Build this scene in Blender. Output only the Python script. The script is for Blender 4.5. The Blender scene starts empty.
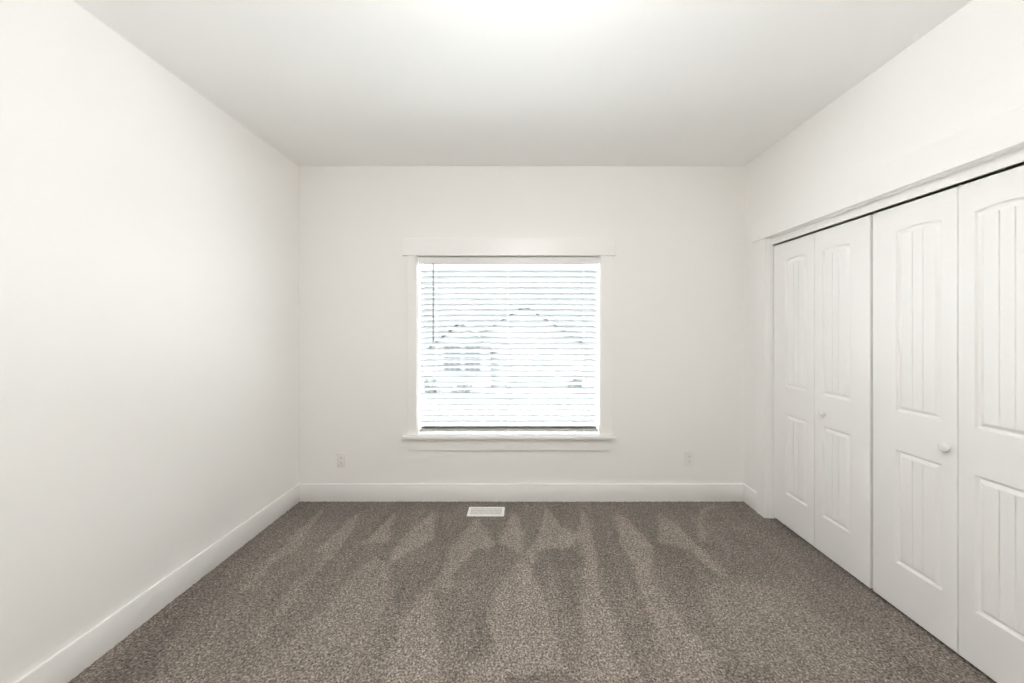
import bpy, bmesh, math, random
import numpy as np
from mathutils import Vector, Matrix

random.seed(7)
SC = bpy.context.scene
COL = SC.collection

# ------------------------------------------------------------------ camera
cam_data = bpy.data.cameras.new('camera')
cam = bpy.data.objects.new('camera', cam_data)
COL.objects.link(cam)
EYE = 1.411
cam.location = (0.0, 0.0, EYE)
cam.rotation_euler = (math.radians(90), 0, 0)
cam_data.sensor_width = 36.0
cam_data.lens = 358.0 / 1024.0 * 36.0
cam_data.shift_x = -9.0 / 1024.0
cam_data.shift_y = -13.0 / 1024.0
cam_data.clip_start = 0.02
cam_data.clip_end = 300
SC.camera = cam

# ------------------------------------------------------------------ view, overcast sky, window portal
SC.view_settings.view_transform = 'Standard'
SC.view_settings.look = 'None'
SC.view_settings.gamma = 1.0
SC.view_settings.use_curve_mapping = False
SC.view_settings.exposure = 0.08
SC.cycles.use_denoising = True
SC.cycles.max_bounces = 16
SC.cycles.diffuse_bounces = 10
SC.cycles.glossy_bounces = 4
SC.cycles.transparent_max_bounces = 16
SC.cycles.caustics_reflective = False
SC.cycles.caustics_refractive = False
SC.cycles.sample_clamp_indirect = 12.0

SKY = 13.8
world = bpy.data.worlds.new('overcast_sky')
SC.world = world
world.use_nodes = True
wn = world.node_tree
wn.nodes['Background'].inputs['Color'].default_value = (0.90, 0.955, 1.0, 1)
wn.nodes['Background'].inputs['Strength'].default_value = SKY

portal_data = bpy.data.lights.new('window_portal', 'AREA')
portal_data.shape = 'RECTANGLE'
portal_data.size = 1.50
portal_data.size_y = 1.48
portal_data.cycles.is_portal = True
portal = bpy.data.objects.new('window_portal', portal_data)
COL.objects.link(portal)
portal.location = (-0.10, 3.12, 1.27)
portal.rotation_euler = (math.radians(-90), 0, 0)
LAMP = 100.0

# ------------------------------------------------------------------ dimensions (metres; camera above the origin, window wall at +y)
WL, WR, WB, WF = -1.819, 1.829, 2.932, -1.15      # inner faces: left, right, window wall, wall behind the camera
CEIL = 2.741
DOORX = 1.874                                       # face of the closet doors
OPEN_Y0, OPEN_Y1 = 1.160, 2.660                     # closet opening
HEAD_Z = 2.080
WX0, WX1, WZ0, WZ1 = -0.845, 0.643, 0.543, 2.003    # window opening inside its jambs

# ------------------------------------------------------------------ helpers
def new_mat(name):
    m = bpy.data.materials.new(name)
    m.use_nodes = True
    nt = m.node_tree
    return m, nt, nt.nodes['Principled BSDF']

def paint(name, col, rough=0.5, bump=0.0, scale=300.0, spec=0.4, vary=0.0):
    m, nt, b = new_mat(name)
    b.inputs['Base Color'].default_value = (*col, 1)
    b.inputs['Roughness'].default_value = rough
    b.inputs['Specular IOR Level'].default_value = spec
    tc = nt.nodes.new('ShaderNodeTexCoord')
    n = nt.nodes.new('ShaderNodeTexNoise')
    n.inputs['Scale'].default_value = scale
    n.inputs['Detail'].default_value = 4
    nt.links.new(tc.outputs['Object'], n.inputs['Vector'])
    if bump > 0:
        bp = nt.nodes.new('ShaderNodeBump')
        bp.inputs['Strength'].default_value = bump
        bp.inputs['Distance'].default_value = 0.002
        nt.links.new(n.outputs['Fac'], bp.inputs['Height'])
        nt.links.new(bp.outputs['Normal'], b.inputs['Normal'])
    r = nt.nodes.new('ShaderNodeMapRange')
    r.inputs['To Min'].default_value = rough - 0.05
    r.inputs['To Max'].default_value = rough + 0.05
    nt.links.new(n.outputs['Fac'], r.inputs['Value'])
    nt.links.new(r.outputs['Result'], b.inputs['Roughness'])
    return m

M = {}
M['wall'] = paint('wall_paint', (0.902, 0.892, 0.875), 0.6, 0.10, 260, 0.3)
M['ceiling'] = paint('ceiling_paint', (0.94, 0.936, 0.927), 0.75, 0.12, 220, 0.2)
M['trim'] = paint('trim_enamel', (0.905, 0.898, 0.886), 0.35, 0.0, 60, 0.5)
M['door'] = paint('door_enamel', (0.89, 0.886, 0.878), 0.38, 0.0, 60, 0.5)
M['knob'] = paint('knob_enamel', (0.86, 0.855, 0.84), 0.2, 0.0, 60, 0.5)
M['plastic'] = paint('white_plastic', (0.85, 0.83, 0.80), 0.3, 0.0, 60, 0.5)
M['slot'] = paint('dark_slot', (0.03, 0.03, 0.03), 0.6, 0.0, 60, 0.2)
M['vinyl'] = paint('window_vinyl', (0.90, 0.90, 0.90), 0.3, 0.0, 60, 0.5)
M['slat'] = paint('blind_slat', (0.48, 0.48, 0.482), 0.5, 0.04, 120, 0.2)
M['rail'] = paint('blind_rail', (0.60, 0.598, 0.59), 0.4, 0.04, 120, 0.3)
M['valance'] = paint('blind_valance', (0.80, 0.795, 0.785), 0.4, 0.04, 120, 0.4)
M['cord'] = paint('blind_cord', (0.85, 0.85, 0.84), 0.8, 0.0, 600, 0.1)
M['wand'] = paint('smoky_wand', (0.10, 0.10, 0.105), 0.25, 0.0, 60, 0.5)
M['metal'] = paint('white_register_steel', (0.88, 0.87, 0.85), 0.35, 0.0, 60, 0.5)
M['steel'] = paint('track_steel', (0.35, 0.35, 0.35), 0.4, 0.0, 60, 0.5)
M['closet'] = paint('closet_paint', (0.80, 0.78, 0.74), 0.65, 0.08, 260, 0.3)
M['siding'] = paint('pale_siding', (0.165, 0.165, 0.165), 0.7, 0.05, 20, 0.2)
M['roof'] = paint('roof_shingle', (0.07, 0.07, 0.075), 0.85, 0.5, 40, 0.1)
M['fascia'] = paint('grey_fascia', (0.13, 0.13, 0.132), 0.6, 0.0, 20, 0.2)
M['darkglass'] = paint('house_glass', (0.055, 0.055, 0.057), 0.5, 0.0, 5, 0.0)
M['bounce_slab'] = paint('bounce_slab_white', (0.78, 0.775, 0.77), 0.85, 0.3, 8, 0.1)  # made-up slab outside, kept bright so it reflects daylight indoors
M['concrete'] = paint('pale_concrete', (0.12, 0.12, 0.12), 0.85, 0.3, 8, 0.1)
M['screen_hill'] = paint('screen_slope_grey', (0.083, 0.083, 0.083), 0.9, 0.3, 0.8, 0.1)  # grey of the added slope that hides the bright sky
M['leaf'] = paint('shrub_leaf', (0.13, 0.134, 0.128), 0.7, 0.2, 30, 0.1)

def glass_mat():
    m = bpy.data.materials.new('window_glass')
    m.use_nodes = True
    nt = m.node_tree
    nt.nodes.remove(nt.nodes['Principled BSDF'])
    out = nt.nodes['Material Output']
    t = nt.nodes.new('ShaderNodeBsdfTransparent')
    t.inputs['Color'].default_value = (0.96, 0.98, 0.97, 1)
    g = nt.nodes.new('ShaderNodeBsdfGlossy')
    g.inputs['Roughness'].default_value = 0.02
    mx = nt.nodes.new('ShaderNodeMixShader')
    mx.inputs['Fac'].default_value = 0.05
    nt.links.new(t.outputs[0], mx.inputs[1])
    nt.links.new(g.outputs[0], mx.inputs[2])
    nt.links.new(mx.outputs[0], out.inputs['Surface'])
    return m
M['glass'] = glass_mat()

def lamp_mat():
    m, nt, b = new_mat('lit_opal_glass')
    b.inputs['Base Color'].default_value = (0.9, 0.88, 0.84, 1)
    b.inputs['Roughness'].default_value = 0.25
    b.inputs['Emission Color'].default_value = (1.0, 0.975, 0.94, 1)
    b.inputs['Emission Strength'].default_value = LAMP
    return m
M['lamp'] = lamp_mat()

def carpet_mat():
    m, nt, b = new_mat('cut_pile_carpet')
    N, L = nt.nodes.new, nt.links.new
    tc = N('ShaderNodeTexCoord')
    at = N('ShaderNodeAttribute'); at.attribute_name = 'nap'
    n1 = N('ShaderNodeTexNoise'); n1.inputs['Scale'].default_value = 112; n1.inputs['Detail'].default_value = 2.5; n1.inputs['Roughness'].default_value = 0.65
    n2 = N('ShaderNodeTexNoise'); n2.inputs['Scale'].default_value = 5.0; n2.inputs['Detail'].default_value = 4
    vo = N('ShaderNodeTexVoronoi'); vo.inputs['Scale'].default_value = 145
    for n in (n1, n2, vo):
        L(tc.outputs['Object'], n.inputs['Vector'])
    # fleck colour from fine noise
    cr = N('ShaderNodeValToRGB')
    e = cr.color_ramp.elements
    e[0].position = 0.34; e[0].color = (*CARPET_DARK, 1)
    e[1].position = 0.68; e[1].color = (*CARPET_LIGHT, 1)
    k = cr.color_ramp.elements.new(0.5); k.color = (*CARPET_MID, 1)
    L(n1.outputs['Fac'], cr.inputs['Fac'])
    # tuft to tuft difference
    sep = N('ShaderNodeSeparateColor'); L(vo.outputs['Color'], sep.inputs['Color'])
    mr = N('ShaderNodeMapRange'); mr.inputs['To Min'].default_value = 0.66; mr.inputs['To Max'].default_value = 1.34
    L(sep.outputs['Red'], mr.inputs['Value'])
    # nap: brushed towards / away
    ad = N('ShaderNodeMath'); ad.operation = 'MULTIPLY_ADD'
    L(n2.outputs['Fac'], ad.inputs[0]); ad.inputs[1].default_value = 0.5
    sb = N('ShaderNodeMath'); sb.operation = 'SUBTRACT'; L(at.outputs['Fac'], sb.inputs[0]); sb.inputs[1].default_value = 0.25
    L(sb.outputs[0], ad.inputs[2])
    mn = N('ShaderNodeMapRange'); mn.inputs['To Min'].default_value = NAP_LO; mn.inputs['To Max'].default_value = NAP_HI
    L(ad.outputs[0], mn.inputs['Value'])
    mu = N('ShaderNodeMath'); mu.operation = 'MULTIPLY'; L(mr.outputs[0], mu.inputs[0]); L(mn.outputs[0], mu.inputs[1])
    sc = N('ShaderNodeVectorMath'); sc.operation = 'SCALE'; L(cr.outputs['Color'], sc.inputs[0]); L(mu.outputs[0], sc.inputs['Scale'])
    L(sc.outputs[0], b.inputs['Base Color'])
    b.inputs['Roughness'].default_value = 0.95
    b.inputs['Specular IOR Level'].default_value = 0.05
    b.inputs['Sheen Weight'].default_value = 0.1
    bp = N('ShaderNodeBump'); bp.inputs['Strength'].default_value = 0.6; bp.inputs['Distance'].default_value = 0.006
    L(n1.outputs['Fac'], bp.inputs['Height']); L(bp.outputs['Normal'], b.inputs['Normal'])
    return m
CARPET_DARK, CARPET_MID, CARPET_LIGHT = (0.100, 0.084, 0.071), (0.215, 0.188, 0.165), (0.40, 0.355, 0.318)
NAP_LO, NAP_HI = 0.67, 1.22
M['carpet'] = carpet_mat()

def link(name, bm, mat, parent=None, smooth=None):
    me = bpy.data.meshes.new(name)
    bmesh.ops.recalc_face_normals(bm, faces=bm.faces)
    bm.to_mesh(me)
    bm.free()
    o = bpy.data.objects.new(name, me)
    COL.objects.link(o)
    if mat is not None:
        me.materials.append(M[mat])
    if smooth:
        me.polygons.foreach_set('use_smooth', [True] * len(me.polygons))
        try:
            me.set_sharp_from_angle(angle=math.radians(smooth))
        except Exception:
            pass
    if parent is not None:
        o.parent = parent
        o.matrix_parent_inverse = Matrix.Translation(-Vector(parent.location))
    return o

def empty(name, loc):
    o = bpy.data.objects.new(name, None)
    COL.objects.link(o)
    o.location = loc
    o.empty_display_size = 0.05
    return o

def tag(o, label=None, category=None, group=None, kind=None):
    if label: o['label'] = label
    if category: o['category'] = category
    if group: o['group'] = group
    if kind: o['kind'] = kind
    return o

def box(bm, x0, x1, y0, y1, z0, z1, bev=0.0, seg=2):
    r = bmesh.ops.create_cube(bm, size=1.0)
    vs = r['verts']
    for v in vs:
        v.co = Vector(((x0 + x1) / 2 + v.co.x * (x1 - x0), (y0 + y1) / 2 + v.co.y * (y1 - y0), (z0 + z1) / 2 + v.co.z * (z1 - z0)))
    if bev > 0:
        es = list({e for v in vs for e in v.link_edges})
        bmesh.ops.bevel(bm, geom=es, offset=bev, segments=seg, profile=0.5, affect='EDGES')

def boxes(*args, bev=0.0):
    bm = bmesh.new()
    for a in args:
        box(bm, *a, bev=bev)
    return bm

def extrude_poly(bm, pts3, vec):
    """a planar outline pushed along vec"""
    a = [bm.verts.new(p) for p in pts3]
    b = [bm.verts.new(Vector(p) + Vector(vec)) for p in pts3]
    bm.faces.new(a); bm.faces.new(b[::-1])
    n = len(a)
    for i in range(n):
        bm.faces.new((a[i], b[i], b[(i + 1) % n], a[(i + 1) % n]))

def lathe(bm, prof, centre, axis, seg=32):
    """prof: (distance along axis, radius); axis a unit Vector"""
    c = Vector(centre)
    ax = Vector(axis).normalized()
    u = ax.orthogonal().normalized()
    w = ax.cross(u)
    rings = []
    for d, r in prof:
        if r < 1e-6:
            rings.append([bm.verts.new(c + ax * d)])
        else:
            rings.append([bm.verts.new(c + ax * d + (u * math.cos(t) + w * math.sin(t)) * r) for t in [2 * math.pi * i / seg for i in range(seg)]])
    for a, b in zip(rings, rings[1:]):
        for i in range(seg):
            j = (i + 1) % seg
            if len(a) == 1 and len(b) == 1: continue
            if len(a) == 1: bm.faces.new((a[0], b[i], b[j]))
            elif len(b) == 1: bm.faces.new((a[i], b[0], a[j]))
            else: bm.faces.new((a[i], b[i], b[j], a[j]))

def tube(bm, p, q, r, seg=8):
    p, q = Vector(p), Vector(q)
    lathe(bm, [(0, 0), (0, r), ((q - p).length, r), ((q - p).length, 0)], p, q - p, seg)
STROKES = [
    (0.85, [(-1.55, 2.87), (-1.56, 2.52), (-1.55, 2.21), (-1.51, 1.93), (-1.48, 1.95), (-1.49, 2.16), (-1.42, 2.28), (-1.49, 2.54)]),
    (0.95, [(-1.24, 2.77), (-1.27, 2.52), (-1.31, 2.26), (-1.15, 2.28), (-1.18, 2.51)]),
    (0.70, [(-1.23, 2.30), (-1.15, 2.29), (-1.17, 2.07), (-1.17, 1.86), (-1.17, 1.62), (-1.26, 1.57), (-1.26, 1.93)]),
    (0.95, [(-0.96, 2.76), (-1.00, 2.54), (-1.05, 2.34), (-0.88, 2.37), (-0.91, 2.56)]),
    (0.95, [(-0.67, 2.79), (-0.74, 2.58), (-0.81, 2.39), (-0.81, 2.22), (-0.79, 2.13), (-0.75, 2.21), (-0.58, 2.42)]),
    (0.85, [(-0.32, 2.68), (-0.38, 2.56), (-0.44, 2.37), (-0.47, 2.07), (-0.46, 1.92), (-0.41, 1.99), (-0.30, 2.32), (-0.24, 2.48)]),
    (0.90, [(-0.24, 2.47), (-0.16, 2.35), (-0.20, 2.28), (-0.30, 2.26), (-0.40, 2.07), (-0.43, 2.07), (-0.33, 2.32)]),
    (0.75, [(-0.92, 2.21), (-0.98, 1.90), (-1.07, 1.52), (-1.12, 1.42), (-0.70, 1.42), (-0.68, 1.68), (-0.70, 1.92), (-0.79, 2.14)]),
    (0.80, [(-0.47, 2.07), (-0.56, 1.73), (-0.54, 1.42), (-0.32, 1.42), (-0.39, 1.73), (-0.39, 2.04)]),
    (0.95, [(-0.05, 2.77), (-0.11, 2.56), (-0.15, 2.37), (-0.06, 2.30), (0.01, 2.22), (0.02, 2.48), (-0.02, 2.67)]),
    (0.85, [(0.02, 2.25), (-0.06, 2.10), (-0.14, 1.90), (-0.19, 1.62), (-0.23, 1.42), (0.20, 1.42), (0.16, 1.62), (0.12, 1.86), (0.08, 2.07)]),
    (0.95, [(0.20, 2.83), (0.15, 2.61), (0.11, 2.43), (0.04, 2.24), (0.07, 2.14), (0.14, 2.30), (0.35, 2.33), (0.38, 2.46), (0.27, 2.61)]),
    (0.90, [(0.47, 2.80), (0.37, 2.43), (0.37, 2.10), (0.33, 1.86), (0.23, 1.42), (0.49, 1.42), (0.46, 1.68), (0.42, 1.92), (0.47, 2.25), (0.50, 2.58)]),
    (0.95, [(0.74, 2.77), (0.65, 2.37), (0.69, 2.18), (0.66, 2.03), (0.74, 2.03), (0.83, 2.28), (0.84, 2.37), (0.79, 2.64)]),
    (0.70, [(0.65, 2.03), (0.62, 1.73), (0.53, 1.42), (0.87, 1.42), (0.79, 1.68), (0.74, 1.90), (0.74, 2.03)]),
    (0.90, [(1.07, 2.77), (0.90, 2.37), (1.07, 2.28), (1.12, 2.07), (1.14, 1.86), (1.19, 2.07), (1.14, 2.34), (1.14, 2.43), (1.09, 2.67)]),
    (0.85, [(1.57, 2.87), (1.37, 2.74), (1.30, 2.64), (1.18, 2.37), (1.24, 2.37), (1.27, 2.43), (1.31, 2.58), (1.40, 2.72)]),
    (0.60, [(1.14, 2.05), (0.93, 1.86), (0.95, 1.42), (1.43, 1.42), (1.49, 1.68), (1.40, 1.93)]),
    (0.30, [(-0.48, 1.93), (-0.37, 1.62), (-0.22, 1.51), (-0.13, 1.55), (-0.12, 1.62), (-0.17, 1.79), (-0.23, 1.93)]),
    (0.28, [(0.82, 1.51), (0.80, 1.42), (1.01, 1.42), (1.04, 1.50)]),
    (0.20, [(-0.07, 1.46), (-0.06, 1.42), (0.27, 1.42), (0.16, 1.46)]),
    (0.15, [(-1.72, 1.42), (-1.76, 1.79), (-1.75, 2.09), (-1.68, 2.05), (-1.60, 1.68), (-1.48, 1.42)]),
    (0.30, [(0.24, 2.18), (0.18, 1.86), (0.23, 1.70), (0.32, 1.86), (0.35, 2.14)]),
    (0.28, [(0.85, 2.18), (0.79, 1.93), (0.83, 1.76), (0.96, 1.86), (0.99, 2.09)]),
    (0.20, [(-0.75, 2.14), (-0.67, 1.86), (-0.59, 1.76), (-0.54, 1.93), (-0.53, 2.14)]),
]
# ================================================================== THE SETTING
# ---- floor: carpet with the brush strokes of a vacuum cleaner
def build_floor():
    x0, x1, y0, y1 = WL - 0.02, 2.56, WF - 0.02, WB + 0.02
    step = 0.0125
    nx, ny = int((x1 - x0) / step) + 1, int((y1 - y0) / step) + 1
    xs, ys = np.linspace(x0, x1, nx), np.linspace(y0, y1, ny)
    gx, gy = np.meshgrid(xs, ys)
    rng = np.random.default_rng(3)
    nap = np.full(gx.shape, 0.30)
    nap += 0.16 * np.clip((2.15 - gy) / 0.4, 0, 1)          # the near floor was brushed over more often
    # wobble so that stroke borders are not ruler straight
    def smooth_noise(cell, amp):
        cx, cy = int((x1 - x0) / cell) + 3, int((y1 - y0) / cell) + 3
        g = rng.normal(0, 1, (cy, cx))
        fx, fy = (gx - x0) / cell, (gy - y0) / cell
        ix, iy = fx.astype(int), fy.astype(int)
        tx, ty = fx - ix, fy - iy
        tx, ty = tx * tx * (3 - 2 * tx), ty * ty * (3 - 2 * ty)
        return amp * ((g[iy, ix] * (1 - tx) + g[iy, ix + 1] * tx) * (1 - ty) + (g[iy + 1, ix] * (1 - tx) + g[iy + 1, ix + 1] * tx) * ty)
    wx = gx + smooth_noise(0.12, 0.006) + smooth_noise(0.04, 0.004)
    wy = gy + smooth_noise(0.12, 0.010) + smooth_noise(0.04, 0.005)
    def inside(poly):
        r = np.zeros(gx.shape, bool)
        n = len(poly)
        for i in range(n):
            ax, ay = poly[i]; bx, by = poly[(i + 1) % n]
            c = ((ay > wy) != (by > wy))
            d = (bx - ax) * (wy - ay) / ((by - ay) if abs(by - ay) > 1e-9 else 1e-9) + ax
            r ^= (c & (wx < d))
        return r
    for v, poly in STROKES:
        nap[inside(poly)] = v
    # strokes nearer than the photograph shows
    for i in range(9):
        cx = WL + 0.3 + i * 0.4 + rng.uniform(-.06, .06)
        nap[inside([(cx, 1.35), (cx - .17, .55), (cx - .10, -.1), (cx + .10, -.1), (cx + .15, .6)])] = 0.75
    # streaks left along the strokes
    fx = (gx - x0) / 0.026
    cols = rng.normal(0, 1, (24, int(fx.max()) + 3))
    fy = (gy - y0) / 0.35
    ix, iy = fx.astype(int), fy.astype(int)
    tx, ty = fx - ix, fy - iy
    st = (cols[iy, ix] * (1 - tx) + cols[iy, ix + 1] * tx) * (1 - ty) + (cols[iy + 1, ix] * (1 - tx) + cols[iy + 1, ix + 1] * tx) * ty
    nap += 0.10 * st + smooth_noise(0.2, 0.07)
    # soften
    for _ in range(1):
        p = np.pad(nap, 1, mode='edge')
        nap = (p[:-2, 1:-1] + p[2:, 1:-1] + p[1:-1, :-2] + p[1:-1, 2:] + 2 * p[1:-1, 1:-1]) / 6
    z = rng.normal(0, 0.0012, gx.shape) + smooth_noise(0.3, 0.0008)
    co = np.stack([gx, gy, z], -1).reshape(-1, 3)
    i = np.arange(nx * ny).reshape(ny, nx)
    quads = np.stack([i[:-1, :-1], i[:-1, 1:], i[1:, 1:], i[1:, :-1]], -1).reshape(-1, 4)
    me = bpy.data.meshes.new('floor')
    me.from_pydata(co.tolist(), [], quads.tolist())
    a = me.attributes.new('nap', 'FLOAT', 'POINT')
    a.data.foreach_set('value', nap.reshape(-1).astype(np.float32))
    me.polygons.foreach_set('use_smooth', [True] * len(me.polygons))
    me.materials.append(M['carpet'])
    o = bpy.data.objects.new('floor', me)
    COL.objects.link(o)
    return tag(o, 'flecked grey brown cut-pile carpet with light and dark vacuum strokes', 'carpet', kind='structure')
build_floor()
tag(link('subfloor', boxes((WL - .15, 2.70, WF - .15, WB + .16, -0.25, -0.02)), 'concrete'), 'slab lying under the carpet', 'floor slab', kind='structure')

tag(link('ceiling', boxes((WL - .15, 2.70, WF - .15, WB + .16, CEIL, CEIL + .2)), 'ceiling'), 'plain white ceiling above the empty bedroom', 'ceiling', kind='structure')
tag(link('wall_left', boxes((WL - .15, WL, WF - .15, WB + .16, -.02, CEIL)), 'wall'), 'plain white wall opposite the closet doors', 'wall', kind='structure')
tag(link('wall_front', boxes((WL, 2.70, WF - .15, WF, -.02, CEIL)), 'wall'), 'plain white wall opposite the window', 'wall', kind='structure')

def wall_with_window():
    t = 0.019
    bm = bmesh.new()
    y0, y1 = WB, WB + .16
    ox0, ox1, oz0, oz1 = WX0 - t, WX1 + t, WZ0 - .025, WZ1 + t
    # one skin with a hole: front ring, back ring, and the four reveals
    xs, zs = (WL, ox0, ox1, 2.70), (-.02, oz0, oz1, CEIL)
    for y in (y0, y1):
        v = [[bm.verts.new((x, y, z)) for x in xs] for z in zs]
        for j in range(3):
            for i in range(3):
                if i == 1 and j == 1: continue
                bm.faces.new((v[j][i], v[j][i + 1], v[j + 1][i + 1], v[j + 1][i]))
    bm.verts.ensure_lookup_table()
    n = 16
    idx = lambda j, i, k: bm.verts[k * n + j * 4 + i]
    for loop in ([(1, 1), (1, 2), (2, 2), (2, 1)], [(0, 0), (0, 3), (3, 3), (3, 0)]):
        if loop[0] == (0, 0):
            loop = [(0, 0), (0, 1), (0, 2), (0, 3), (1, 3), (2, 3), (3, 3), (3, 2), (3, 1), (3, 0), (2, 0), (1, 0)]
        for a, b in zip(loop, loop[1:] + loop[:1]):
            bm.faces.new((idx(*a, 0), idx(*b, 0), idx(*b, 1), idx(*a, 1)))
    return link('wall_back', bm, 'wall')
tag(wall_with_window(), 'cream wall that holds the window', 'wall', kind='structure')

def wall_with_closet():
    bm = bmesh.new()
    t = 0.019
    ys, zs = (WF, OPEN_Y0 - t, OPEN_Y1 + t, WB), (-.02, HEAD_Z + t, CEIL)
    v = [[[bm.verts.new((x, y, z)) for y in ys] for z in zs] for x in (WR, WR + .115)]
    for k in (0, 1):
        for j in range(2):
            for i in range(3):
                if not (i == 1 and j == 0):
                    bm.faces.new((v[k][j][i], v[k][j][i + 1], v[k][j + 1][i + 1], v[k][j + 1][i]))
    rim = [(0, 0), (0, 1), (1, 1), (1, 2), (0, 2), (0, 3), (1, 3), (2, 3), (2, 2), (2, 1), (2, 0), (1, 0)]
    for (j, i), (jj, ii) in zip(rim, rim[1:] + rim[:1]):
        bm.faces.new((v[0][j][i], v[0][jj][ii], v[1][jj][ii], v[1][j][i]))
    return link('wall_right', bm, 'wall')
tag(wall_with_closet(), 'white wall around the closet opening', 'wall', kind='structure')
tag(link('wall_closet', boxes((2.56, 2.70, WF, WB, -.02, CEIL), (1.944, 2.56, WF, WF + .1, -.02, CEIL)), 'closet'), 'dim wall deep inside the closet behind the folding doors', 'wall', kind='structure')

# ---- baseboards, 14 mm thick with an eased top
def baseboard(name, outline, label):
    bm = bmesh.new()
    box(bm, *outline, bev=0.003)
    return tag(link(name, bm, 'trim', smooth=40), label, 'baseboard', kind='structure')
BT, BH = 0.014, 0.142
baseboard('baseboard_left', (WL, WL + BT, WF, WB, -.005, BH), 'white baseboard running along the plain long wall')
baseboard('baseboard_back', (WL + BT, WR, WB - BT, WB, -.005, BH), 'white baseboard under the window')
baseboard('baseboard_right', (WR - BT, WR, 2.757, WB - BT, -.005, BH), 'short white baseboard between the closet casing and the corner')
baseboard('baseboard_front', (WL + BT, WR, WF, WF + BT, -.005, BH), 'white baseboard on the wall opposite the window')

# ---- window with its casing
win = tag(empty('window_1', (-0.10, WB, WZ0)), 'white picture window in a flat craftsman casing above the floor register', 'window', kind='structure')
link('head_casing', boxes((-0.962, 0.770, WB - .024, WB, WZ1 + .002, 2.146), bev=.002), 'trim', win)
for x0, x1 in ((-0.925, WX0 - .006), (WX1 + .006, 0.735)):
    link('side_casing', boxes((x0, x1, WB - .018, WB, WZ0, WZ1 + .002), bev=.002), 'trim', win)
sb = bmesh.new()
box(sb, -0.962, 0.767, WB - .055, WB - .0005, WZ0 - .025, WZ0, bev=.006, seg=3)
box(sb, WX0 - .019, WX1 + .019, WB - .01, 3.095, WZ0 - .025, WZ0 - .0002)
link('stool', sb, 'trim', win, smooth=40)
link('apron', boxes((-0.920, 0.727, WB - .018, WB, WZ0 - .125, WZ0 - .025), bev=.002), 'trim', win)
for x0, x1 in ((WX0 - .019, WX0), (WX1, WX1 + .019)):
    link('side_jamb', boxes((x0, x1, WB - .004, 3.09, WZ0 - .0005, WZ1 + .019)), 'trim', win)
link('head_jamb', boxes((WX0, WX1, WB - .004, 3.09, WZ1, WZ1 + .019)), 'trim', win)
FY0, FY1, FW = 3.045, 3.092, 0.007
link('window_frame', boxes((WX0, WX0 + FW, FY0, FY1, WZ0, WZ1), (WX1 - FW, WX1, FY0, FY1, WZ0, WZ1), (WX0 + FW, WX1 - FW, FY0, FY1, WZ0, WZ0 + .02), (WX0 + FW, WX1 - FW, FY0, FY1, WZ1 - .02, WZ1)), 'vinyl', win)
link('pane', boxes((WX0 + FW, WX1 - FW, 3.066, 3.072, WZ0 + .02, WZ1 - .02)), 'glass', win)

# ---- closet casing, jambs and head track
trim = tag(empty('trim_1', (WR, (OPEN_Y0 + OPEN_Y1) / 2, 0)), 'white flat casing and header board framing the closet opening', 'door casing', kind='structure')
link('head_casing', boxes((WR - .026, WR, OPEN_Y0 - .14, OPEN_Y1 + .14, HEAD_Z + .001, 2.221), bev=.002), 'trim', trim)
for y0, y1 in ((OPEN_Y1 - .002 + .006, 2.757), (OPEN_Y0 - .097, OPEN_Y0 - .004)):
    link('side_casing', boxes((WR - .018, WR, y0, y1, -.005, HEAD_Z + .001), bev=.002), 'trim', trim)
for y0, y1 in ((OPEN_Y1, OPEN_Y1 + .018), (OPEN_Y0 - .018, OPEN_Y0)):
    link('side_jamb', boxes((WR - .002, WR + .113, y0, y1, -.005, HEAD_Z + .018), bev=.001), 'trim', trim)
link('head_jamb', boxes((WR - .002, WR + .113, OPEN_Y0, OPEN_Y1, HEAD_Z - .002, HEAD_Z + .018), bev=.001), 'trim', trim)
link('track_fascia', boxes((DOORX - .016, DOORX - .004, OPEN_Y0, OPEN_Y1, 2.031, HEAD_Z - .002), bev=.0015), 'trim', trim)
link('track', boxes((DOORX + .004, DOORX + .032, OPEN_Y0, OPEN_Y1, 2.050, HEAD_Z - .002), bev=.001), 'steel', trim)

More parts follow.
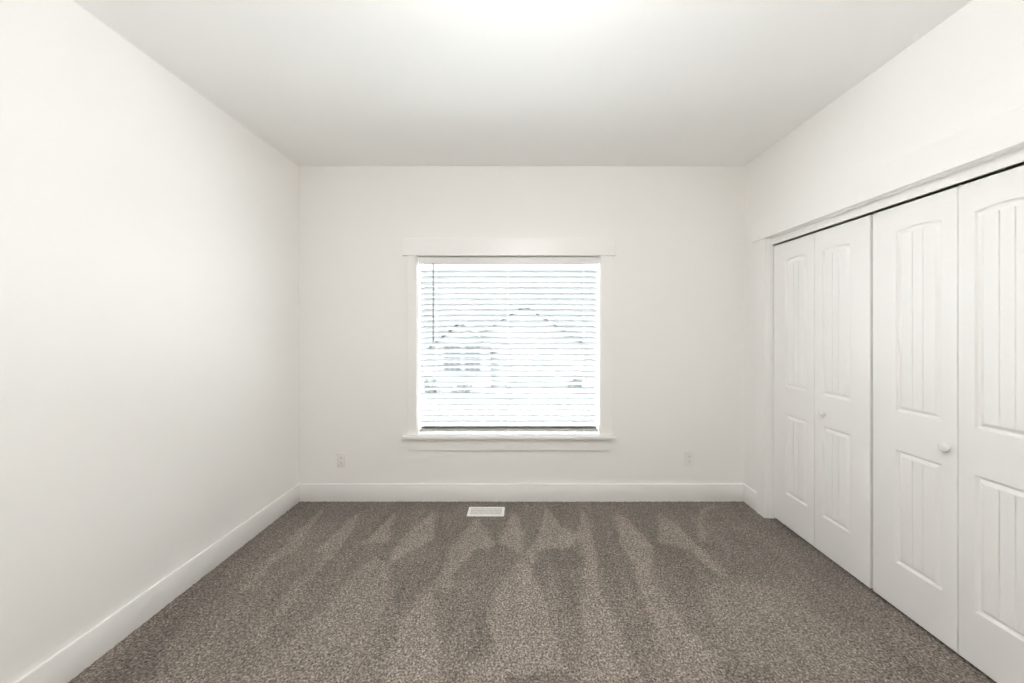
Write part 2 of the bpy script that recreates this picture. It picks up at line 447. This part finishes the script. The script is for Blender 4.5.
# ---- folding closet doors: moulded leaves with an arched plank panel over a square one
def leaf_mesh(w, stile_a, stile_b):
    """leaf in its own frame: u 0..w, z 0..h, d = depth behind the face (positive goes into the closet)"""
    h, th = 2.006, 0.035
    bm = bmesh.new()
    cache = {}
    def V(u, z, d):
        k = (round(u, 5), round(z, 5), round(d, 5))
        if k not in cache:
            cache[k] = bm.verts.new((u, d, z))
        return cache[k]
    def F(*vs):
        vs = [v for i, v in enumerate(vs) if v is not vs[i - 1]]
        if len(vs) > 2:
            try: bm.faces.new(vs)
            except ValueError: pass
    pw = w - stile_a - stile_b
    # breakpoints across the panel; groove edges included so that every ring shares them
    g = 0.0036 / pw
    U = sorted(set([0, .06, .13, .2, .27] + [round(1 / 3 - g, 5), round(1 / 3, 5), round(1 / 3 + g, 5)] + [.42, .5, .58] + [round(2 / 3 - g, 5), round(2 / 3, 5), round(2 / 3 + g, 5)] + [.73, .8, .87, .94, 1]))
    def ring(zb, zt, rise, ins, d):
        x0, x1 = stile_a + ins, w - stile_b - ins
        top = [(x0 + (x1 - x0) * u, zt - ins + rise * (1 - (2 * u - 1) ** 2), d) for u in U]
        bot = [(x0 + (x1 - x0) * u, zb + ins, d) for u in U]
        return top, bot
    prof = [(0, 0), (.0015, .0012), (.005, .0085), (.010, .0118), (.0135, .0115), (.016, .0095), (.022, .0050), (.028, .0014), (.030, .0012)]
    ch = 0.002                                                      # eased outer edge
    panels = [(.227, .792, 0.0), (.983, 1.8795, .012)]
    xs0, xs1 = stile_a, w - stile_b
    for zb, zt, rise in panels:
        rings = [ring(zb, zt, rise, i, d) for i, d in prof]
        # plank grooves pressed into the inner field
        for (ta, ba), (tb, bb) in zip(rings, rings[1:]):
            for i in range(len(U) - 1):
                F(V(*ta[i]), V(*ta[i + 1]), V(*tb[i + 1]), V(*tb[i]))
                F(V(*ba[i]), V(*bb[i]), V(*bb[i + 1]), V(*ba[i + 1]))
            F(V(*ta[0]), V(*tb[0]), V(*bb[0]), V(*ba[0]))
            F(V(*ta[-1]), V(*ba[-1]), V(*bb[-1]), V(*tb[-1]))
        t, b = rings[-1]
        for i in range(len(U) - 1):
            def gd(k):
                return .0085 if U[k] in (round(1 / 3, 5), round(2 / 3, 5)) else 0.0
            ti, tj = list(t[i]), list(t[i + 1]); bi, bj = list(b[i]), list(b[i + 1])
            e = .006
            q = []
            for p, k, sgn in ((ti, i, -1), (tj, i + 1, -1), (bj, i + 1, 1), (bi, i, 1)):
                q.append((p[0], p[1] + sgn * e, p[2] + gd(k)))
            F(V(*q[0]), V(*q[1]), V(*q[2]), V(*q[3]))
            F(V(*ti), V(*tj), V(*q[1]), V(*q[0]))
            F(V(*q[3]), V(*q[2]), V(*bj), V(*bi))
    # flat face around the panels
    zc = [ch, panels[0][0], panels[0][1], panels[1][0], panels[1][1], h - ch]
    for i in range(5):
        F(V(ch, zc[i], 0), V(xs0, zc[i], 0), V(xs0, zc[i + 1], 0), V(ch, zc[i + 1], 0))
        F(V(xs1, zc[i], 0), V(w - ch, zc[i], 0), V(w - ch, zc[i + 1], 0), V(xs1, zc[i + 1], 0))
    def rail(lo, hi):
        for i in range(len(U) - 1):
            F(V(*lo[i]), V(*lo[i + 1]), V(*hi[i + 1]), V(*hi[i]))
    flat = lambda z: [(xs0 + pw * u, z, 0) for u in U]
    r0, r1 = ring(*panels[0], 0, 0), ring(*panels[1], 0, 0)
    rail(flat(ch), r0[1]); rail(r0[0], r1[1]); rail(r1[0], flat(h - ch))
    # sides and back
    fo = [(ch, ch), (w - ch, ch), (w - ch, h - ch), (ch, h - ch)]
    so = [(0, 0), (w, 0), (w, h), (0, h)]
    lo = [[(ch, ch, 0), (0, 0, ch)]]
    A = [V(u, z, 0) for u, z in fo]; B = [V(u, z, ch) for u, z in so]; Cc = [V(u, z, th - ch) for u, z in so]; D = [V(u, z, th) for u, z in fo]
    for P, Q in ((A, B), (B, Cc), (Cc, D)):
        for i in range(4):
            F(P[i], P[(i + 1) % 4], Q[(i + 1) % 4], Q[i])
    F(*D)
    return bm

def door(name, label, y_far, y_near, knob_on_first, knob_y, pw):
    """a pair of hinged leaves; y_far > y_near; seen from the room u runs towards the camera (-y)"""
    root = tag(empty(name, (DOORX, (y_far + y_near) / 2, 0.015)), label, 'closet door', kind='structure')
    seam = (y_far + y_near) / 2
    for k, (a, b) in enumerate(((y_far, seam + .0015), (seam - .0015, y_near))):
        w = a - b
        st = (.116, w - .116 - pw)
        bm = leaf_mesh(w, *(st if k == 0 else st[::-1]))
        for v in bm.verts:
            u, d, z = v.co
            v.co = (DOORX + d, a - u, z + .015)
        lf = link('door_leaf', bm, 'door', root, smooth=25)
        if (k == 0) == knob_on_first:
            kb = bmesh.new()
            lathe(kb, [(0.0, 0.0), (0.0, .0130), (-.002, .0130), (-.003, .0095), (-.006, .0085), (-.009, .0105), (-.011, .0155), (-.014, .0188), (-.018, .0198), (-.022, .0180), (-.0248, .0130), (-.0262, .0065), (-.0266, 0.0)], (DOORX + .0005, knob_y, 0.888), Vector((1, 0, 0)), 32)
            kn = link('knob', kb, 'knob', lf, smooth=40)
            kn.matrix_parent_inverse = Matrix.Identity(4)
            kn['label'] = 'small round white knob'
    for z in (.22, 1.02, 1.83):
        hb = bmesh.new()
        tube(hb, (DOORX + .037, seam, z - .035), (DOORX + .037, seam, z + .035), .004, 10)
        box(hb, DOORX + .0352, DOORX + .0368, seam - .025, seam + .025, z - .035, z + .035)
        link('hinge', hb, 'steel', root)
    return root
door('door_1', 'folded-flat white bifold closet door next to the window wall', 2.6545, 1.922, False, 2.212, .192)
door('door_2', 'white bifold closet door farther from the window wall, cut by the picture edge', 1.908, 1.1655, True, 1.574, .198)

# ================================================================== THE THINGS
# ---- venetian blind
bl = tag(empty('venetian_blind', (-0.10, WB + .03, WZ0)), 'white horizontal slat blind lowered inside the window casing with its slats tilted open', 'blind')
BX0, BX1 = WX0 + .010, WX1 - .010
vm = bmesh.new()
vp = [(WB + .010, 1.940), (WB + .010, 1.944), (WB + .007, 1.948), (WB + .007, 1.988), (WB + .011, 1.993), (WB + .011, 1.997), (WB + .020, 1.997), (WB + .020, 1.940)]
extrude_poly(vm, [(WX0 + .006, y, z) for y, z in vp], (WX1 - WX0 - .012, 0, 0))
link('valance', vm, 'valance', bl)
link('headrail', boxes((WX0 + .008, WX1 - .008, WB + .024, WB + .078, 1.950, 2.001), bev=.002), 'valance', bl)
NS, PITCH, ZT = 29, 0.0459, 1.8745
SLAT_C, SLAT_W = WB + .051, 0.050
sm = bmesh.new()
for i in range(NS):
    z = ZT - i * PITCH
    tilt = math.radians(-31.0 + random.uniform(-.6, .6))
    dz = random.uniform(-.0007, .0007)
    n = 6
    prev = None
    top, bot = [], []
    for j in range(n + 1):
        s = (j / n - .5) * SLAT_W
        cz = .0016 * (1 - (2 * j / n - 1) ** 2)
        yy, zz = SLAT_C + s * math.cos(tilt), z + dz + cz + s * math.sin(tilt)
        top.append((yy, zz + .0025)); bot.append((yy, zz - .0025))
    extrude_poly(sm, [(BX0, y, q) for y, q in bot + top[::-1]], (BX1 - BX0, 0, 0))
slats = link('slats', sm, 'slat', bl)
zb = ZT - NS * PITCH + .0245
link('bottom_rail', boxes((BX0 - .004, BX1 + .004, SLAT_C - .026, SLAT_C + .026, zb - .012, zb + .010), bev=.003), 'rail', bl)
for x in (-0.700, -0.105, 0.520):
    cm = bmesh.new()
    for y in (SLAT_C - .0265, SLAT_C + .0265):
        for dx in (-.004, .004):
            tube(cm, (x + dx, y, zb), (x + dx, y, 1.952), .0006, 5)
    for i in range(NS):
        z = ZT - i * PITCH - .0032
        tube(cm, (x - .004, SLAT_C - .0265, z + .0155), (x - .004, SLAT_C + .0265, z - .0165), .0005, 4)
        tube(cm, (x + .004, SLAT_C - .0265, z + .0155), (x + .004, SLAT_C + .0265, z - .0165), .0005, 4)
    link('ladder_cord', cm, 'cord', bl)
    bm_ = bmesh.new()
    box(bm_, x - .008, x + .008, SLAT_C - .0275, SLAT_C - .0255, zb - .006, zb + .004, bev=.0007)
    link('cord_clip', bm_, 'plastic', bl)
wm = bmesh.new()
tube(wm, (-0.720, WB + .003, 1.316), (-0.720, WB + .003, 1.945), .0045, 8)
tube(wm, (-0.720, WB + .003, 1.300), (-0.720, WB + .003, 1.330), .0055, 8)
tube(wm, (-0.720, WB + .003, 1.943), (-0.720, WB + .022, 1.955), .0018, 6)
wd = link('tilt_wand', wm, 'wand', bl)
wd['label'] = 'thin dark tilt wand'

# ---- electrical outlets
def outlet(x, z, label):
    r = tag(empty('electrical_outlet', (x, WB, z)), label, 'outlet', group='wall outlets under the window')
    bm = bmesh.new()
    box(bm, x - .036, x + .036, WB - .0055, WB, z - .060, z + .060, bev=.0025, seg=3)
    link('cover_plate', bm, 'plastic', r, smooth=40)
    for s in (-1, 1):
        c = z + s * .0195
        pts = []
        for k in range(28):
            t = 2 * math.pi * k / 28
            pts.append((x + .0172 * math.cos(t), WB - .0052, c + max(-.0135, min(.0135, .0172 * math.sin(t)))))
        fm = bmesh.new()
        extrude_poly(fm, pts, (0, -.0022, 0))
        f = link('socket', fm, 'plastic', r)
        slm = bmesh.new()
        for dx, hh in ((-.0064, .0075), (.0064, .0062)):
            box(slm, x + dx - .0011, x + dx + .0011, WB - .0078, WB - .0070, c + .003 - hh / 2, c + .003 + hh / 2)
        lathe(slm, [(0, 0), (0, .0024), (.0008, .0024), (.0008, 0)], (x, WB - .0078, c - .0072), Vector((0, 1, 0)), 12)
        q = link('slots', slm, 'slot', f)
        q.matrix_parent_inverse = Matrix.Identity(4)
    scm = bmesh.new()
    lathe(scm, [(0, 0), (0, .0032), (-.0012, .0026), (-.0014, 0)], (x, WB - .0052, z), Vector((0, 1, 0)), 14)
    link('screw', scm, 'metal', r)
outlet(-1.468, .336, 'white duplex wall outlet near the corner with the long plain wall')
outlet(1.377, .345, 'white duplex wall outlet near the closet side corner')

# ---- floor register
RX0, RX1, RY0, RY1 = -.4085, -.1275, 2.686, 2.822
rg = tag(empty('floor_register', ((RX0 + RX1) / 2, (RY0 + RY1) / 2, 0)), 'white metal floor register let into the carpet below the window', 'floor vent')
b = .020
fm = bmesh.new()
def slope_ring(bm, rects):
    vs = [[bm.verts.new((x, y, z)) for x, y in ((x0, y0), (x1, y0), (x1, y1), (x0, y1))] for x0, x1, y0, y1, z in rects]
    for p, q in zip(vs, vs[1:]):
        for i in range(4):
            bm.faces.new((p[i], p[(i + 1) % 4], q[(i + 1) % 4], q[i]))
slope_ring(fm, [(RX0, RX1, RY0, RY1, .0005), (RX0, RX1, RY0, RY1, .004), (RX0 + .003, RX1 - .003, RY0 + .003, RY1 - .003, .0065), (RX0 + b, RX1 - b, RY0 + b, RY1 - b, .0070), (RX0 + b, RX1 - b, RY0 + b, RY1 - b, .0008), (RX0, RX1, RY0, RY1, .0005)])
link('frame', fm, 'metal', rg)
gm = bmesh.new()
nl = 26
for i in range(nl + 1):
    x = RX0 + b + (RX1 - RX0 - 2 * b) * i / nl
    box(gm, x - .0017, x + .0017, RY0 + b, RY1 - b, .0035, .0062)
for k in (0, .25, .5, .75, 1):
    y = RY0 + b + (RY1 - RY0 - 2 * b) * k
    box(gm, RX0 + b, RX1 - b, y - .003, y + .003, .0035, .0060)
link('grille', gm, 'metal', rg)
dm = bmesh.new()
for i in range(5):
    y = RY0 + b + .010 + (RY1 - RY0 - 2 * b - .02) * i / 4
    extrude_poly(dm, [(RX0 + b, y - .010, .0016), (RX0 + b, y + .009, .0030), (RX0 + b, y + .009, .0034), (RX0 + b, y - .010, .0020)], (RX1 - RX0 - 2 * b, 0, 0))
link('damper', dm, 'steel', rg)

# ---- ceiling lamp (above the picture's top edge)
LX, LY = 0.04, 0.70
DROP = .13
lp = tag(empty('ceiling_lamp', (LX, LY, CEIL)), 'round ceiling lamp with a lit opal bowl on a short stem', 'lamp')
UP = Vector((0, 0, 1))
bm = bmesh.new()
lathe(bm, [(0, 0), (0, .075), (-.016, .078), (-.024, .070), (-.024, 0)], (LX, LY, CEIL), UP, 40)
link('base', bm, 'metal', lp, smooth=40)
bm = bmesh.new()
lathe(bm, [(-.022, 0), (-.022, .066)] + [(-.075 + .050 * math.sin(t), .06 + .080 * math.cos(t)) for t in [math.pi / 2 - math.pi * i / 20 for i in range(1, 20)]] + [(-.125, .05), (-.128, 0)], (LX, LY, CEIL - DROP), UP, 48)
link('glass_bowl', bm, 'lamp', lp, smooth=60)
bm = bmesh.new()
tube(bm, (LX, LY, CEIL - .02), (LX, LY, CEIL - DROP - .03), .011, 14)
link('stem', bm, 'metal', lp, smooth=40)
bm = bmesh.new()
lathe(bm, [(-.126, 0), (-.127, .008), (-.131, .009), (-.135, .006), (-.139, .005), (-.142, 0)], (LX, LY, CEIL - DROP), UP, 20)
link('finial', bm, 'metal', lp, smooth=40)

# ================================================================== OUTSIDE THE WINDOW
GZ = -1.8
tag(link('exterior_ground', boxes((-60, 60, 3.3, 90, GZ - .2, GZ)), 'concrete'), 'pale sunlit ground outside the window', 'ground', kind='structure')
tag(link('exterior_bounce_slab', boxes((-14, 14, 3.3, 10.6, GZ - .1, GZ + .03)), 'bounce_slab'), 'white slab added outside the window to bounce daylight into the room', 'bounce_slab', kind='structure')  # added below the view as a reflector for ceiling and upper walls
hs = tag(empty('exterior_house', (-1.0, 22, GZ)), 'pale neighbouring house with two gables seen between the blind slats', 'house')
HY = 20.0
def prism(name, pts, y0, y1, mat, parent):
    bm = bmesh.new()
    extrude_poly(bm, [(x, y0, z) for x, z in pts], (0, y1 - y0, 0))
    return link(name, bm, mat, parent)
prism('wall', [(-4.9, GZ), (3.3, GZ), (3.3, .7), (-4.9, .7)], HY + 1.2, HY + 9, 'siding', hs)
rm = bmesh.new()
extrude_poly(rm, [(-5.0, HY + .8, .62), (-5.0, HY + 5.1, 3.2), (-5.0, HY + 9.4, .62), (-5.0, HY + 9.4, .80), (-5.0, HY + 5.1, 3.4), (-5.0, HY + .8, .80)], (8.4, 0, 0))
link('main_roof', rm, 'roof', hs)
def gable(cx, peak, half, slope, y0, y1):
    e = peak - slope * half
    prism('gable_wall', [(cx - half + .3, GZ), (cx + half - .3, GZ), (cx + half - .3, e + .15), (cx, peak - .14), (cx - half + .3, e + .15)], y0, y1, 'siding', hs)
    t = .05
    prism('gable_roof', [(cx - half, e), (cx, peak), (cx + half, e), (cx + half, e - t), (cx, peak - t), (cx - half, e - t)], y0 - .35, y1 + 2, 'fascia', hs)
gable(0.2, 2.75, 3.4, .64, HY, HY + 3)
gable(-3.25, 1.85, 1.9, .85, HY - .7, HY + 3)
def house_window(x0, x1, z0, z1, y, cols, rows):
    f = link('window', boxes((x0 - .09, x1 + .09, y - .06, y + .1, z0 - .09, z0), (x0 - .09, x1 + .09, y - .06, y + .1, z1, z1 + .09), (x0 - .09, x0, y - .06, y + .1, z0, z1), (x1, x1 + .09, y - .06, y + .1, z0, z1)), 'siding', hs)
    bm = bmesh.new()
    dx, dz = (x1 - x0) / cols, (z1 - z0) / rows
    box(bm, x0, x1, y - .03, y + .02, z0, z1)
    q = link('pane', bm, 'darkglass', f); q.matrix_parent_inverse = Matrix.Identity(4)
    bm = bmesh.new()
    for i in range(1, cols):
        box(bm, x0 + dx * i - .02, x0 + dx * i + .02, y - .045, y - .03, z0, z1)
    for j in range(1, rows):
        box(bm, x0, x1, y - .044, y - .03, z0 + dz * j - .02, z0 + dz * j + .02)
    q = link('glazing_bars', bm, 'siding', f); q.matrix_parent_inverse = Matrix.Identity(4)
house_window(-4.15, -3.25, -.95, .50, HY - .7, 3, 4)
house_window(-3.02, -2.20, -.95, .50, HY - .7, 3, 4)
gd = link('garage_door', boxes((-1.4, 1.06, HY - .04, HY + .05, GZ, .35)), 'siding', hs)
for x in (1.06,):
    link('door_trim', boxes((x, x + .08, HY - .08, HY + .05, GZ, .45)), 'fascia', hs)

def shrub(x, y, r, h, label):
    bm = bmesh.new()
    rnd = random.Random(int(x * 100))
    for _ in range(420):
        t, f = rnd.uniform(0, 2 * math.pi), rnd.random() ** .5
        zz = rnd.uniform(.05, 1)
        rr = r * math.sqrt(max(.05, 1 - (zz * 1.0 - .35) ** 2 * 1.6)) * f
        c = Vector((x + rr * math.cos(t), y + rr * math.sin(t), GZ + h * zz))
        n = Vector((rnd.uniform(-1, 1), rnd.uniform(-1, 1), rnd.uniform(-.2, 1))).normalized()
        u = n.orthogonal().normalized() * .09; w = n.cross(u) * .6
        p = [bm.verts.new(c + u), bm.verts.new(c + w), bm.verts.new(c - u), bm.verts.new(c - w)]
        bm.faces.new(p)
    root = tag(empty('exterior_shrub', (x, y, GZ)), label, 'shrub', group='shrubs in front of the neighbouring house')
    link('foliage', bm, 'leaf', root)
    bm = bmesh.new()
    for k in range(4):
        a = k * 1.6
        tube(bm, (x, y, GZ), (x + r * .5 * math.cos(a), y + r * .5 * math.sin(a), GZ + h * .7), .025, 6)
    link('stem', bm, 'fascia', root)
shrub(-4.6, 18.1, .45, .65, 'low dark shrub beside the window of the neighbouring house')
shrub(-2.9, 17.8, .55, .45, 'low dark shrub under the window of the neighbouring house')
shrub(2.9, 19.0, .40, .70, 'low dark shrub beside the big gable of the neighbouring house')

# ---- invented slope behind the house, added to screen off the bright sky
def screen_slope():
    bm = bmesh.new()
    nx, ny = 60, 14
    rows = []
    for j in range(ny + 1):
        y = 34 + 40 * j / ny
        row = []
        for i in range(nx + 1):
            x = -100 + 200 * i / nx
            f = math.exp(-((x + 1) / 42.0) ** 2)
            h = (j / ny) ** 1.15 * (19.5 * f + 1.0) + .25 * math.sin(x * .7 + j) * (j > 0)
            row.append(bm.verts.new((x, y, GZ - .02 + h)))
        rows.append(row)
    for a, b in zip(rows, rows[1:]):
        for i in range(nx):
            bm.faces.new((a[i], a[i + 1], b[i + 1], b[i]))
    # the far side falls away again
    back = [bm.verts.new((v.co.x, v.co.y + 25, GZ - .02)) for v in rows[-1]]
    for i in range(nx):
        bm.faces.new((rows[-1][i], rows[-1][i + 1], back[i + 1], back[i]))
    return link('exterior_screen_slope', bm, 'screen_hill', smooth=60)
tag(screen_slope(), 'pale slope added behind the neighbouring house to screen off the bright sky', 'screen_hill', kind='structure')
